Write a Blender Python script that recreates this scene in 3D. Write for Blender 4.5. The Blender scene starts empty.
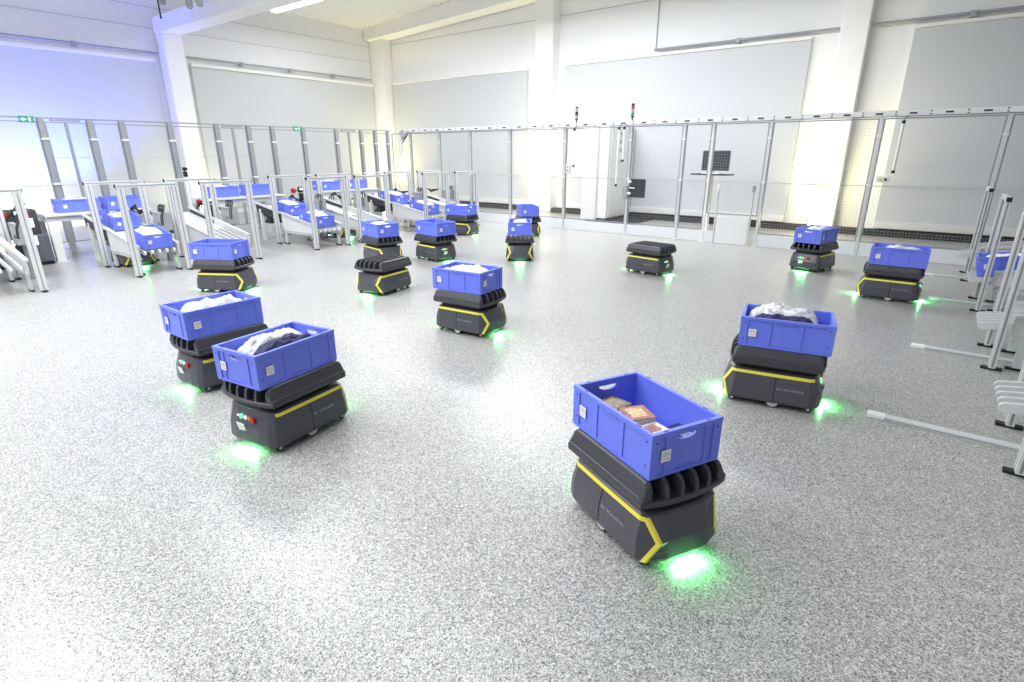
import bpy, bmesh, math, random
from mathutils import Vector, Matrix, noise
random.seed(7)
SC = bpy.context.scene
COL = SC.collection
PI = math.pi
R = math.radians

# ------------------------------------------------------------------ camera
PITCH, ROLL, AZ, CAM_H, F_PX = R(19.0), R(-0.088), R(-37.34), 1.70, 546.1
cp, sp = math.cos(PITCH), math.sin(PITCH)
f0, r0, u0 = Vector((0, cp, -sp)), Vector((1, 0, 0)), Vector((0, sp, cp))
cr, sr = math.cos(ROLL), math.sin(ROLL)
rv, uv_ = cr * r0 + sr * u0, -sr * r0 + cr * u0
ROT = Matrix.Rotation(-AZ, 3, 'Z')          # world X runs along the rear wall, world Y towards it
rv, uv_, fv = ROT @ rv, ROT @ uv_, ROT @ f0
cam_data = bpy.data.cameras.new('camera')
cam_data.sensor_width = 36.0
cam_data.lens = F_PX / 1024.0 * 36.0
cam_data.clip_start, cam_data.clip_end = 0.05, 200
cam = bpy.data.objects.new('camera', cam_data)
M4 = Matrix((rv, uv_, -fv)).transposed().to_4x4()
M4.translation = Vector((0, 0, CAM_H))
cam.matrix_world = M4
COL.objects.link(cam)
SC.camera = cam

# ------------------------------------------------------------------ exposure, world
SC.view_settings.view_transform = 'Standard'
SC.view_settings.look = 'None'
SC.view_settings.gamma = 1.0
SC.view_settings.use_curve_mapping = False
SC.view_settings.exposure = 0.14
SC.cycles.use_denoising = True
SC.cycles.max_bounces = 8
SC.cycles.sample_clamp_indirect = 6.0
world = bpy.data.worlds.new('hall_fill')
SC.world = world
world.use_nodes = True
wb = world.node_tree.nodes['Background']
wb.inputs['Color'].default_value = (0.93, 0.96, 1.0, 1)
wb.inputs['Strength'].default_value = 0.48  # even fill light, added through the hall end left open behind the camera

def lamp(name, kind, loc, energy, color=(1, 1, 1), size=None, aim=None, parent=None, spread=None, spot=None):
    d = bpy.data.lights.new(name, kind)
    d.energy, d.color = energy, color
    if kind == 'AREA':
        d.shape = 'RECTANGLE'
        d.size, d.size_y = size
        if spread: d.spread = spread
    elif size is not None:
        d.shadow_soft_size = size
    if spot: d.spot_size, d.spot_blend = spot
    o = bpy.data.objects.new(name, d)
    o.location = loc
    if aim is not None:
        o.rotation_euler = (Vector(aim) - Vector(loc)).to_track_quat('-Z', 'Y').to_euler()
    COL.objects.link(o)
    if parent: o.parent = parent
    return o

# rows of ceiling luminaires: the light of the hall
for y, k in ((-3.2, 1.9), (0.5, 1.45), (4.0, 1.2), (10.6, 2.0)):
    for x, e in ((-13.0, 80 if y > 5 else 8), (-8.0, 175), (-3.9, 95), (2.5, 8)):
        lamp('ceiling_lamp', 'AREA', (x, y, 5.2), e * k, (0.95, 0.975, 1.0), (3.6, 1.2), (x, y, 0))
# cool blue wash and white work light on the left wall
lamp('blue_wash_lamp', 'SPOT', (-16.1, 4.2, 0.7), 900, (0.03, 0.08, 1.0), 0.12, (-16.75, 4.9, 3.3), spot=(R(100), 1.0))
lamp('work_lamp', 'AREA', (-15.7, 2.7, 0.35), 75, (0.9, 0.94, 1.0), (1.0, 0.4), (-16.9, 2.9, 0.9))
# warm uplights at the foot of the columns
for x, y, e in ((-9.6, 13.6, 26), (-2.05, 13.6, 22), (-15.9, 13.4, 34)):
    lamp('column_uplight', 'AREA', (x, y, 0.12), e, (1.0, 0.86, 0.36), (0.5, 0.2), (x, y + 0.35, 2.4), spread=R(110))
for x, y, e in ((-9.6, 13.3, 30), (-2.05, 13.3, 26), (-15.8, 13.2, 34)):  # extra points added for the uplights' warm spill on floor and walls
    lamp('column_spill_fill', 'POINT', (x, y, 0.3), e, (1.0, 0.84, 0.34), 0.15)
lamp('column_uplight', 'AREA', (-15.9, 7.3, 0.12), 30, (1.0, 0.90, 0.5), (0.4, 0.6), (-16.4, 7.2, 3.0))

# ------------------------------------------------------------------ materials
def mat(name, color, rough=0.5, metal=0.0, emit=None, strength=1.0, bump=None, coat=0.0, spec=None, vary=None):
    m = bpy.data.materials.new(name)
    m.use_nodes = True
    nt = m.node_tree
    b = nt.nodes['Principled BSDF']
    b.inputs['Base Color'].default_value = (*color, 1)
    b.inputs['Roughness'].default_value = rough
    b.inputs['Metallic'].default_value = metal
    b.inputs['Coat Weight'].default_value = coat
    if spec is not None: b.inputs['Specular IOR Level'].default_value = spec
    if emit:
        b.inputs['Emission Color'].default_value = (*emit, 1)
        b.inputs['Emission Strength'].default_value = strength
    if bump or vary:
        tc = nt.nodes.new('ShaderNodeTexCoord')
        nz = nt.nodes.new('ShaderNodeTexNoise')
        sc, st = bump if bump else (vary[0], 0)
        nz.inputs['Scale'].default_value = sc
        nz.inputs['Detail'].default_value = 4
        nt.links.new(tc.outputs['Object'], nz.inputs['Vector'])
        if bump:
            bp = nt.nodes.new('ShaderNodeBump')
            bp.inputs['Strength'].default_value = st
            bp.inputs['Distance'].default_value = 0.01
            nt.links.new(nz.outputs['Fac'], bp.inputs['Height'])
            nt.links.new(bp.outputs['Normal'], b.inputs['Normal'])
        if vary:
            rp = nt.nodes.new('ShaderNodeValToRGB')
            rp.color_ramp.elements[0].position, rp.color_ramp.elements[1].position = 0.35, 0.65
            rp.color_ramp.elements[0].color = (*vary[1], 1)
            rp.color_ramp.elements[1].color = (*color, 1)
            nt.links.new(nz.outputs['Fac'], rp.inputs['Fac'])
            nt.links.new(rp.outputs['Color'], b.inputs['Base Color'])
    return m

M = {}
M['blue'] = mat('bin_blue_plastic', (0.15, 0.205, 0.82), 0.42, bump=(60, 0.03))
M['bindark'] = mat('bin_hole', (0.01, 0.012, 0.06), 0.7)
M['sticker'] = mat('sticker_white', (0.85, 0.85, 0.84), 0.5)
M['ink'] = mat('ink_black', (0.03, 0.03, 0.035), 0.6)
M['ink_soft'] = mat('ink_grey', (0.5, 0.5, 0.51), 0.6)
M['shell'] = mat('robot_shell_grey', (0.070, 0.068, 0.085), 0.30, bump=(400, 0.04))
M['deck'] = mat('robot_deck_grey', (0.048, 0.047, 0.058), 0.38, bump=(400, 0.04))
M['black'] = mat('black_rubber', (0.008, 0.008, 0.009), 0.6)
M['yellow'] = mat('yellow_trim', (0.86, 0.76, 0.08), 0.4)
M['text'] = mat('lettering_silver', (0.36, 0.37, 0.40), 0.4)
M['hub'] = mat('wheel_hub', (0.6, 0.6, 0.6), 0.4, 0.3)
M['green_led'] = mat('green_led', (0.1, 0.8, 0.2), 0.4, emit=(0.25, 1.0, 0.35), strength=1.5)
M['green_btn'] = mat('green_button', (0.05, 0.7, 0.15), 0.3, emit=(0.1, 1.0, 0.3), strength=2.0)
M['white_btn'] = mat('white_button', (0.8, 0.8, 0.8), 0.3, emit=(1, 1, 1), strength=0.6)
M['orange_btn'] = mat('orange_button', (0.8, 0.25, 0.02), 0.3)
M['red'] = mat('red_plastic', (0.40, 0.012, 0.02), 0.35)
M['alu'] = mat('anodised_aluminium', (0.70, 0.71, 0.72), 0.36, 0.35)
M['alu_dark'] = mat('aluminium_groove', (0.28, 0.29, 0.3), 0.5, 0.3)
M['steel'] = mat('fence_post_grey', (0.33, 0.35, 0.37), 0.45, 0.2)
M['wire'] = mat('fence_wire', (0.5, 0.52, 0.54), 0.5, 0.2)
M['white'] = mat('white_lacquer', (0.82, 0.82, 0.82), 0.4)
M['sheet'] = mat('sheet_metal_white', (0.74, 0.74, 0.74), 0.35, 0.1)
M['kick'] = mat('kick_plate', (0.80, 0.81, 0.84), 0.4)
M['box'] = mat('control_box_grey', (0.34, 0.35, 0.37), 0.5)
M['machine'] = mat('machine_grey', (0.12, 0.13, 0.16), 0.4)
M['belt'] = mat('belt_dark', (0.05, 0.05, 0.055), 0.6)
M['screen'] = mat('screen_glow', (0.1, 0.2, 0.3), 0.2, emit=(0.55, 0.75, 1.0), strength=2.2)
M['exit'] = mat('exit_sign_green', (0.03, 0.30, 0.15), 0.4, emit=(0.05, 0.6, 0.3), strength=0.12)
M['pict'] = mat('exit_sign_white', (0.9, 0.95, 0.9), 0.4, emit=(1, 1, 1), strength=0.25)
M['tube'] = mat('lamp_diffuser', (0.9, 0.9, 0.9), 0.4, emit=(1, 1, 1), strength=6)
M['paper'] = mat('white_paper', (0.85, 0.85, 0.82), 0.6)
M['navy'] = mat('navy_fabric', (0.012, 0.016, 0.075), 0.75, bump=(40, 0.6), vary=(25, (0.05, 0.05, 0.12)))
M['yellow_cloth'] = mat('pale_yellow_goods', (0.70, 0.80, 0.22), 0.6, vary=(9, (0.80, 0.84, 0.62)))
M['mat_dark'] = mat('grid_mat_dark', (0.06, 0.06, 0.065), 0.6)
M['pipe'] = mat('conduit_grey', (0.34, 0.35, 0.38), 0.5)
M['laptop'] = mat('monitor_dark', (0.04, 0.042, 0.05), 0.4)
M['amber'] = mat('amber_lens', (0.8, 0.35, 0.03), 0.3)
M['lens_green'] = mat('green_lens', (0.03, 0.3, 0.1), 0.3)
M['wall_up'] = mat('wall_upper_white', (0.88, 0.885, 0.89), 0.6, bump=(3, 0.02))
M['wall_low'] = mat('wall_lower_panel', (0.56, 0.58, 0.61), 0.45, bump=(2, 0.03))
M['column'] = mat('column_white', (0.90, 0.895, 0.88), 0.55)
M['ceiling'] = mat('ceiling_steel', (0.80, 0.81, 0.81), 0.5)

def bag_material():
    m = mat('plastic_film', (0.72, 0.72, 0.76), 0.22)
    nt = m.node_tree
    b = nt.nodes['Principled BSDF']
    tc = nt.nodes.new('ShaderNodeTexCoord')
    v = nt.nodes.new('ShaderNodeTexNoise')
    v.inputs['Scale'].default_value = 16; v.inputs['Detail'].default_value = 6; v.inputs['Distortion'].default_value = 1.4
    r = nt.nodes.new('ShaderNodeValToRGB')
    r.color_ramp.elements[0].position, r.color_ramp.elements[0].color = 0.34, (0.42, 0.42, 0.52, 1)
    r.color_ramp.elements[1].position, r.color_ramp.elements[1].color = 0.6, (0.84, 0.84, 0.86, 1)
    bp = nt.nodes.new('ShaderNodeBump'); bp.inputs['Strength'].default_value = 0.7; bp.inputs['Distance'].default_value = 0.012
    nt.links.new(tc.outputs['Object'], v.inputs['Vector'])
    nt.links.new(v.outputs['Fac'], r.inputs['Fac']); nt.links.new(r.outputs['Color'], b.inputs['Base Color'])
    nt.links.new(v.outputs['Fac'], bp.inputs['Height']); nt.links.new(bp.outputs['Normal'], b.inputs['Normal'])
    return m
M['film'] = bag_material()

def floor_material():
    m = bpy.data.materials.new('flake_epoxy_floor')
    m.use_nodes = True
    nt = m.node_tree; L = nt.links.new
    b = nt.nodes['Principled BSDF']
    tc = nt.nodes.new('ShaderNodeTexCoord')
    v = nt.nodes.new('ShaderNodeTexVoronoi'); v.inputs['Scale'].default_value = 265
    L(tc.outputs['Object'], v.inputs['Vector'])
    sep = nt.nodes.new('ShaderNodeSeparateColor'); L(v.outputs['Color'], sep.inputs['Color'])
    r = nt.nodes.new('ShaderNodeValToRGB'); cr_ = r.color_ramp
    cr_.interpolation = 'CONSTANT'
    stops = [(0.0, 0.05), (0.08, 0.14), (0.20, 0.28), (0.40, 0.38), (0.64, 0.48), (0.86, 0.62)]
    cr_.elements[0].position, cr_.elements[0].color = 0.0, (0.045, 0.045, 0.047, 1)
    cr_.elements[1].position, cr_.elements[1].color = 0.11, (0.16, 0.16, 0.157, 1)
    for p, g in stops[2:]:
        e = cr_.elements.new(p); e.color = (g, g * 0.99, g * 0.96, 1)
    L(sep.outputs['Red'], r.inputs['Fac'])
    n = nt.nodes.new('ShaderNodeTexNoise'); n.inputs['Scale'].default_value = 0.6; n.inputs['Detail'].default_value = 3
    L(tc.outputs['Object'], n.inputs['Vector'])
    mr = nt.nodes.new('ShaderNodeMapRange'); mr.inputs['To Min'].default_value = 0.92; mr.inputs['To Max'].default_value = 1.06
    v2 = nt.nodes.new('ShaderNodeTexVoronoi'); v2.inputs['Scale'].default_value = 95     # coarser chips between the fine ones
    L(tc.outputs['Object'], v2.inputs['Vector'])
    s2 = nt.nodes.new('ShaderNodeSeparateColor'); L(v2.outputs['Color'], s2.inputs['Color'])
    m2 = nt.nodes.new('ShaderNodeMapRange'); m2.inputs['To Min'].default_value = -0.20; m2.inputs['To Max'].default_value = 0.20
    L(s2.outputs['Blue'], m2.inputs['Value'])
    ad = nt.nodes.new('ShaderNodeMath'); ad.operation = 'ADD'
    L(n.outputs['Fac'], ad.inputs[0]); ad.inputs[1].default_value = 0.0
    L(ad.outputs[0], mr.inputs['Value'])
    a2 = nt.nodes.new('ShaderNodeMath'); a2.operation = 'ADD'
    L(mr.outputs['Result'], a2.inputs[0]); L(m2.outputs['Result'], a2.inputs[1])
    mx = nt.nodes.new('ShaderNodeMix'); mx.data_type = 'RGBA'; mx.blend_type = 'MULTIPLY'; mx.inputs['Factor'].default_value = 1.0
    L(r.outputs['Color'], mx.inputs['A']); L(a2.outputs[0], mx.inputs['B'])
    L(mx.outputs['Result'], b.inputs['Base Color'])
    b.inputs['Roughness'].default_value = 0.29
    b.inputs['Specular IOR Level'].default_value = 0.5
    bp = nt.nodes.new('ShaderNodeBump'); bp.inputs['Strength'].default_value = 0.08; bp.inputs['Distance'].default_value = 0.002
    L(sep.outputs['Green'], bp.inputs['Height']); L(bp.outputs['Normal'], b.inputs['Normal'])
    return m
M['floor'] = floor_material()

# ------------------------------------------------------------------ mesh helpers
class MB:
    """collects shapes into ONE mesh object"""
    def __init__(self): self.v, self.f, self.mi, self.sm, self.mats = [], [], [], [], []
    def mid(self, m):
        if m not in self.mats: self.mats.append(m)
        return self.mats.index(m)
    def add(self, vs, fs, m, smooth=False):
        o = len(self.v); self.v += [tuple(p) for p in vs]; k = self.mid(m)
        for f in fs:
            self.f.append([i + o for i in f]); self.mi.append(k); self.sm.append(smooth)
    def box(self, a, b, m, bev=0.0, mtx=None):
        bm = bmesh.new()
        bmesh.ops.create_cube(bm, size=1)
        c = [(a[i] + b[i]) / 2 for i in range(3)]; s = [abs(b[i] - a[i]) for i in range(3)]
        for v in bm.verts: v.co = Vector([c[i] + v.co[i] * s[i] for i in range(3)])
        if bev: bmesh.ops.bevel(bm, geom=bm.edges[:], offset=min(bev, min(s) * 0.45), segments=2, affect='EDGES', profile=0.7)
        if mtx: bmesh.ops.transform(bm, matrix=mtx, verts=bm.verts)
        self.bm(bm, m)
    def bm(self, bm, m, smooth=False):
        bm.verts.index_update()
        self.add([v.co[:] for v in bm.verts], [[v.index for v in f.verts] for f in bm.faces], m, smooth)
        bm.free()
    def tube(self, pts, r, m, n=8, cap=True):
        pts = [Vector(p) for p in pts]; rings = []; up = None
        for i, p in enumerate(pts):
            d = (pts[min(i + 1, len(pts) - 1)] - pts[max(i - 1, 0)]).normalized()
            if up is None or abs(up.dot(d)) > 0.98:
                up = Vector((0, 0, 1)) if abs(d.z) < 0.9 else Vector((1, 0, 0))
            s = d.cross(up).normalized(); t = s.cross(d).normalized(); up = t
            rr = r[i] if isinstance(r, (list, tuple)) else r
            rings.append([p + rr * (math.cos(2 * PI * k / n) * s + math.sin(2 * PI * k / n) * t) for k in range(n)])
        vs = [q for g in rings for q in g]; fs = []
        for i in range(len(rings) - 1):
            for k in range(n):
                fs.append([i * n + k, i * n + (k + 1) % n, (i + 1) * n + (k + 1) % n, (i + 1) * n + k])
        self.add(vs, fs, m, True)
        if cap: self.add(vs[:n], [list(range(n))[::-1]], m); self.add(vs[-n:], [list(range(n))], m)
    def prism(self, poly, axis, a, b, m):
        """polygon (2-D) extruded along axis from a to b; 2-D order: x->(y,z) y->(x,z) z->(x,y)"""
        def P(q, h): return {0: (h, q[0], q[1]), 1: (q[0], h, q[1]), 2: (q[0], q[1], h)}[axis]
        n = len(poly); vs = [P(q, a) for q in poly] + [P(q, b) for q in poly]
        fs = [list(range(n)), list(range(n, 2 * n))[::-1]] + [[i, n + i, n + (i + 1) % n, (i + 1) % n] for i in range(n)]
        bm = bmesh.new(); bv = [bm.verts.new(v) for v in vs]
        for f in fs: bm.faces.new([bv[i] for i in f])
        bmesh.ops.recalc_face_normals(bm, faces=bm.faces)
        self.bm(bm, m)
    def loft(self, rings, m, cap=True, smooth=False):
        n = len(rings[0]); bm = bmesh.new()
        bv = [[bm.verts.new(p) for p in g] for g in rings]
        for i in range(len(rings) - 1):
            for k in range(n):
                f = bm.faces.new([bv[i][k], bv[i][(k + 1) % n], bv[i + 1][(k + 1) % n], bv[i + 1][k]]); f.smooth = smooth
        if cap: bm.faces.new(bv[0]); bm.faces.new(bv[-1])
        bmesh.ops.recalc_face_normals(bm, faces=bm.faces)
        self.bm(bm, m)
    def plate_hole(self, outer, hole, axis, a, b, m):
        bm = bmesh.new(); edges = []
        def P(q, h): return {0: (h, q[0], q[1]), 1: (q[0], h, q[1])}[axis]
        for loop in (outer, hole):
            vs = [bm.verts.new(P(q, a)) for q in loop]
            edges += [bm.edges.new((vs[i], vs[(i + 1) % len(vs)])) for i in range(len(vs))]
        bmesh.ops.triangle_fill(bm, use_beauty=True, use_dissolve=False, edges=edges)
        r = bmesh.ops.extrude_face_region(bm, geom=bm.faces[:])
        d = Vector(P((0, 0), b)) - Vector(P((0, 0), a))
        bmesh.ops.translate(bm, vec=d, verts=[e for e in r['geom'] if isinstance(e, bmesh.types.BMVert)])
        bmesh.ops.recalc_face_normals(bm, faces=bm.faces)
        self.bm(bm, m)
    def build(self, name, parent=None, loc=None):
        me = bpy.data.meshes.new(name)
        me.from_pydata(self.v, [], self.f)
        for m in self.mats: me.materials.append(m)
        me.polygons.foreach_set('material_index', self.mi)
        me.polygons.foreach_set('use_smooth', self.sm)
        me.update()
        o = bpy.data.objects.new(name, me); COL.objects.link(o)
        if parent: o.parent = parent
        if loc: o.location = loc
        return o

def tag(o, label=None, cat=None, group=None, kind=None):
    if label: o['label'] = label
    if cat: o['category'] = cat
    if group: o['group'] = group
    if kind: o['kind'] = kind
    return o
def thing(name, label, cat, loc=(0, 0, 0), rz=0, group=None):
    o = bpy.data.objects.new(name, None); COL.objects.link(o)
    o.empty_display_size = 0.1
    o.location = loc; o.rotation_euler = (0, 0, rz)
    return tag(o, label, cat, group)
def kids(o): return list(o.children)
def copy_tree(o, parent=None):
    c = o.copy(); COL.objects.link(c)
    if parent: c.parent = parent
    for ch in kids(o): copy_tree(ch, c)
    return c
def struct(o): return tag(o, kind='structure')

# ------------------------------------------------------------------ the hall
UL, VB, VF, UF = -16.9, 14.4, 11.15, -12.9          # left wall, rear wall, rear fence, left fence
b = MB(); b.box((-19, -6, -0.2), (9, 15.5, 0), M['floor']); struct(b.build('floor'))

b = MB()
b.box((-19, VB, 0), (9, VB + 0.3, 7.6), M['wall_up'])
for z in (5.25,):                                     # panel seams
    b.box((-19, VB - 0.004, z), (9, VB, z + 0.012), M['pipe'])
for x in (-6.42,):
    b.box((x - 0.012, VB - 0.02, 4.15), (x + 0.012, VB, 7.5), M['pipe'])
struct(b.build('wall_rear'))
b = MB()
for x0, x1 in ((-16.2, -10.35), (-9.06, -2.85), (-1.05, 5.4)):
    b.box((x0, VB - 0.10, 0.28), (x1, VB - 0.001, 3.98), M['wall_low'], 0.01)
    b.box((x0, VB - 0.16, 0.16), (x1, VB - 0.001, 0.30), M['sheet'], 0.01)
    b.box((x0, VB - 0.14, 3.98), (x1, VB - 0.001, 4.04), M['white'], 0.01)
struct(b.build('trim_1'))
b = MB(); b.box((-16.4, VB - 0.24, 0), (8, VB - 0.02, 0.13), M['black'])
for i in range(480):
    x = -16.3 + i * 0.05
    b.box((x, VB - 0.255, 0.02), (x + 0.025, VB - 0.23, 0.12), M['mat_dark'])
struct(b.build('baseboard_rear'))

b = MB(); b.box((UL - 0.3, -6, 0), (UL, VB + 0.2, 5.75), M['wall_up'])
for z in (4.72, 5.2):
    b.box((UL, -6, z), (UL + 0.004, VB, z + 0.012), M['ink_soft'])
struct(b.build('wall_left'))
b = MB()
for y0, y1 in ((-4, 6.85), (7.75, 13.9)):
    b.box((UL + 0.001, y0, 0.2), (UL + 0.10, y1, 3.92), M['wall_low'], 0.01)
    b.box((UL + 0.001, y0, 3.92), (UL + 0.16, y1, 4.0), M['white'], 0.01)
struct(b.build('trim_2'))

b = MB(); b.box((5.6, -6, 0), (5.9, VB + .2, 7.2), M['wall_low']); struct(b.build('wall_right'))

# pitched corrugated ceiling
b = MB(); SL = 0.06
vs = []; n = int((9.0 - UL) / 0.065)
for i in range(n + 1):
    x = UL + 0.065 * i; h = 0.07 if (i // 2) % 2 else 0.0
    vs += [(x, -6, 5.72 + SL * (x - UL) + h), (x, VB + 0.1, 5.72 + SL * (x - UL) + h)]
b.add(vs, [[2 * i, 2 * i + 1, 2 * i + 3, 2 * i + 2] for i in range(n)], M['ceiling'])
b.add([(UL - .2, -6, 5.9), (9.2, -6, 5.9 + SL * 26), (9.2, VB + .1, 5.9 + SL * 26), (UL - .2, VB + .1, 5.9)], [[0, 1, 2, 3]], M['ceiling'])
struct(b.build('ceiling'))

def beam(x0, x1, y0, y1, z0, slope, h, name):
    b = MB(); z1 = z0 + slope * (x1 - x0)
    b.loft([[(x0, y0, z0), (x0, y1, z0), (x0, y1, z0 + h), (x0, y0, z0 + h)],
            [(x1, y0, z1), (x1, y1, z1), (x1, y1, z1 + h), (x1, y0, z1 + h)]], M['column'])
    return struct(b.build(name))
beam(UL + 0.02, 8, 7.0, 7.5, 4.60, 0.0, 0.36, 'trim_3')
beam(UL + 0.02, 8, 13.75, 14.35, 5.36, SL * 0.8, 0.42, 'trim_4')

def column(x0, x1, y0, y1, h):
    b = MB(); b.box((x0, y0, 0), (x1, y1, h), M['column'], 0.03)
    b.box((x0 - 0.01, y0 - 0.01, 0), (x1 + 0.01, y1 + 0.01, 0.06), M['pipe'])
    return struct(b.build('column'))
column(-2.30, -1.80, 14.05, VB + 0.02, 6.6)
column(-9.90, -9.30, 14.05, VB + 0.02, 6.2)
column(UL + 0.01, -16.25, 13.95, VB - 0.01, 5.7)
column(UL + 0.01, -16.45, 7.02, 7.50, 4.62)

# ------------------------------------------------------------------ conduits on the walls, luminaire
def conduit(p, q, off, label, step=1.5):
    p, q = Vector(p), Vector(q)
    t = thing('wall_conduit', label, 'pipe', tuple(p))
    b = MB(); b.tube([(0, 0, 0), tuple(q - p)], 0.028, M['pipe']); b.build('pipe', t)
    n = int((q - p).length / step)
    for i in range(1, n):
        c = (q - p) * (i / n)
        b = MB(); b.box((-0.05, -0.05, -0.07), (0.05, 0.05, 0.04), M['pipe'], 0.01)
        b.tube([(0, 0, 0), tuple(Vector(off))], 0.018, M['pipe'])
        b.build('bracket', t, tuple(c))
conduit((UL + 0.16, -2, 4.13), (UL + 0.16, 6.95, 4.13), (-0.15, 0, 0), 'grey conduit pipe along the blue-lit left wall, nearer side of the column')
conduit((UL + 0.16, 7.6, 4.13), (UL + 0.16, 13.8, 4.13), (-0.15, 0, 0), 'grey conduit pipe along the left wall between column and hall corner')
conduit((-6.42, VB - 0.1, 4.13), (-2.35, VB - 0.1, 4.13), (0, 0.1, 0), 'thin grey conduit on the rear wall left of the right-hand column')
conduit((-1.75, VB - 0.1, 4.13), (4.5, VB - 0.1, 4.13), (0, 0.1, 0), 'thin grey conduit on the rear wall right of the right-hand column')

t = thing('strip_light', 'glowing white strip light under the near roof beam', 'lamp', (-11.45, 7.62, 4.62))
b = MB(); b.box((-0.85, -0.08, 0), (0.85, 0.08, 0.07), M['white'], 0.01); b.build('housing', t)
b = MB(); b.box((-0.84, -0.07, -0.035), (0.84, 0.07, 0), M['tube'], 0.015); b.build('diffuser', t)
for x, z, d in ((-13.76, 4.64, 'leftmost'), (-12.62, 4.42, 'middle'), (-12.2, 4.40, 'rightmost')):
    t = thing('pendant_lamp', d + ' of three small grey pendant lamps above the near roof beam', 'lamp', (x, 6.0, z), 0, 'pendant lamps by the roof beam')
    b = MB(); b.tube([(0, 0, 5.73 + SL * (x - UL) - z), (0, 0, 0.15)], 0.012, M['pipe']); b.build('cable', t)
    b = MB(); b.tube([(0, 0, 0), (0, 0, 0.02), (0, 0, 0.1), (0, 0, 0.3)], [0.03, 0.055, 0.065, 0.045], M['box'], 12); b.build('shade', t)
t = thing('hanging_rod', 'thin dark rod hanging from the ceiling beside the left column top', 'rod', (-13.97, 6.0, 4.42))
b = MB(); b.tube([(0, 0, 0), (0, 0, 5.73 + SL * (UL + 13.97) * -1 - 4.42)], 0.016, M['ink']); b.build('rod', t)
b = MB(); b.tube([(0, 0, 0), (0, 0, 0.03)], 0.022, M['black']); b.build('end_cap', t)

# ------------------------------------------------------------------ fences
def fence_post(fence, loc, z, w=0.06, m='steel', ang=0.0):
    b = MB(); b.box((-w / 2, -w / 2, 0), (w / 2, w / 2, z), M[m], 0.004)
    b.box((-w, -w, 0), (w, w, 0.012), M[m])
    p = b.build('post', fence, loc); p.rotation_euler.z = ang
    for zz in (1.18, 1.95):
        b = MB(); b.box((-w * 0.7, -w * 0.62, -0.018), (w * 0.7, w * 0.62, 0.018), M['white'], 0.004)
        b.build('clamp', p, (0, 0, zz))
    return p
def mesh_panel(fence, p, q, z0, z1, rails=(1.17,), frame=0.02):
    p, q = Vector(p), Vector(q); d = q - p; L = d.length; ang = math.atan2(d.y, d.x)
    b = MB(); f = frame
    b.box((0, -f / 2, z0), (f, f / 2, z1), M['steel']); b.box((L - f, -f / 2, z0), (L, f / 2, z1), M['steel'])
    b.box((f, -f / 2, z0), (L - f, f / 2, z0 + f), M['steel']); b.box((f, -f / 2, z1 - f), (L - f, f / 2, z1), M['steel'])
    for r in rails: b.box((f, -f / 2, r - 0.008), (L - f, f / 2, r + 0.008), M['wire'])
    o = b.build('panel_frame', fence, (p.x, p.y, 0)); o.rotation_euler.z = ang
    b = MB(); w = 0.0009
    n = max(2, int((L - 2 * f) / 0.05))
    for i in range(1, n):
        x = f + (L - 2 * f) * i / n
        b.box((x - w, -w, z0 + f), (x + w, w, z1 - f), M['wire'])
    n = int((z1 - z0) / 0.05)
    for i in range(1, n):
        z = z0 + (z1 - z0) * i / n
        b.box((f, -w, z - w), (L - f, w, z + w), M['wire'])
    b.build('wire_mesh', o)
    return o
RF = thing('safety_fence', 'grey mesh safety fence with pale kick plates in front of the rear wall', 'fence', (0, VF, 0))
rp = [-12.84, -12.04, -10.93, -9.84, -8.55, -6.98, -5.38, -4.24, -2.66, -1.0, 0.57, 2.3]
for x in rp[1:]: fence_post(RF, (x, 0, 0), 2.23, 0.05, 'alu')
for a, c in zip(rp[:-1], rp[1:]):
    if a == -4.24:
        continue
    mesh_panel(RF, (a + 0.03, 0, 0), (c - 0.03, 0, 0), 0.24, 2.22)
    bb = MB(); bb.box((a + 0.03, -0.012, 0.005), (c - 0.03, 0.012, 0.225), M['kick'], 0.003); bb.build('kick_plate', RF)
mesh_panel(RF, (-4.21, 0, 0), (-3.71, 0, 0), 0.24, 2.22)
fence_post(RF, (-3.68, 0, 0), 2.23, 0.045, 'white')
bb = MB(); bb.box((-4.21, -0.012, 0.005), (-3.47, 0.012, 0.225), M['kick'], 0.003); bb.build('kick_plate', RF)
mesh_panel(RF, (-3.65, 0, 0), (-2.69, 0, 0), 0.56, 2.22)

LF = thing('safety_fence', 'dark grey mesh safety fence with gates along the left wall', 'fence', (UF, 0, 0))
lp = [1.2, 3.2, 3.93, 4.45, 5.31, 6.26, 6.98, 7.56, 8.38, 9.34, 10.14, 10.62, 11.07]
for y in lp[1:]: fence_post(LF, (0, y, 0), 2.31, 0.09 if y < 8.9 else 0.075, 'steel')
for i, (a, c) in enumerate(zip(lp[:-1], lp[1:])):
    mesh_panel(LF, (0, a + 0.05, 0), (0, c - 0.05, 0), 0.12, 2.24, (1.15, 1.63))
    if i in (1, 5, 9):                                  # the leaf of a double gate has a middle stile
        m_ = (a + c) / 2
        b = MB(); b.box((-0.02, m_ - 0.025, 0.12), (0.02, m_ + 0.025, 2.24), M['steel'], 0.003)
        b.box((-0.025, m_ - 0.22, 2.25), (0.025, m_ + 0.22, 2.28), M['steel']); b.build('gate_stile', LF)
b = MB(); b.box((-0.02, 1.2, 2.285), (0.02, 11.15, 2.31), M['steel']); b.build('top_rail', LF)

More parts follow.
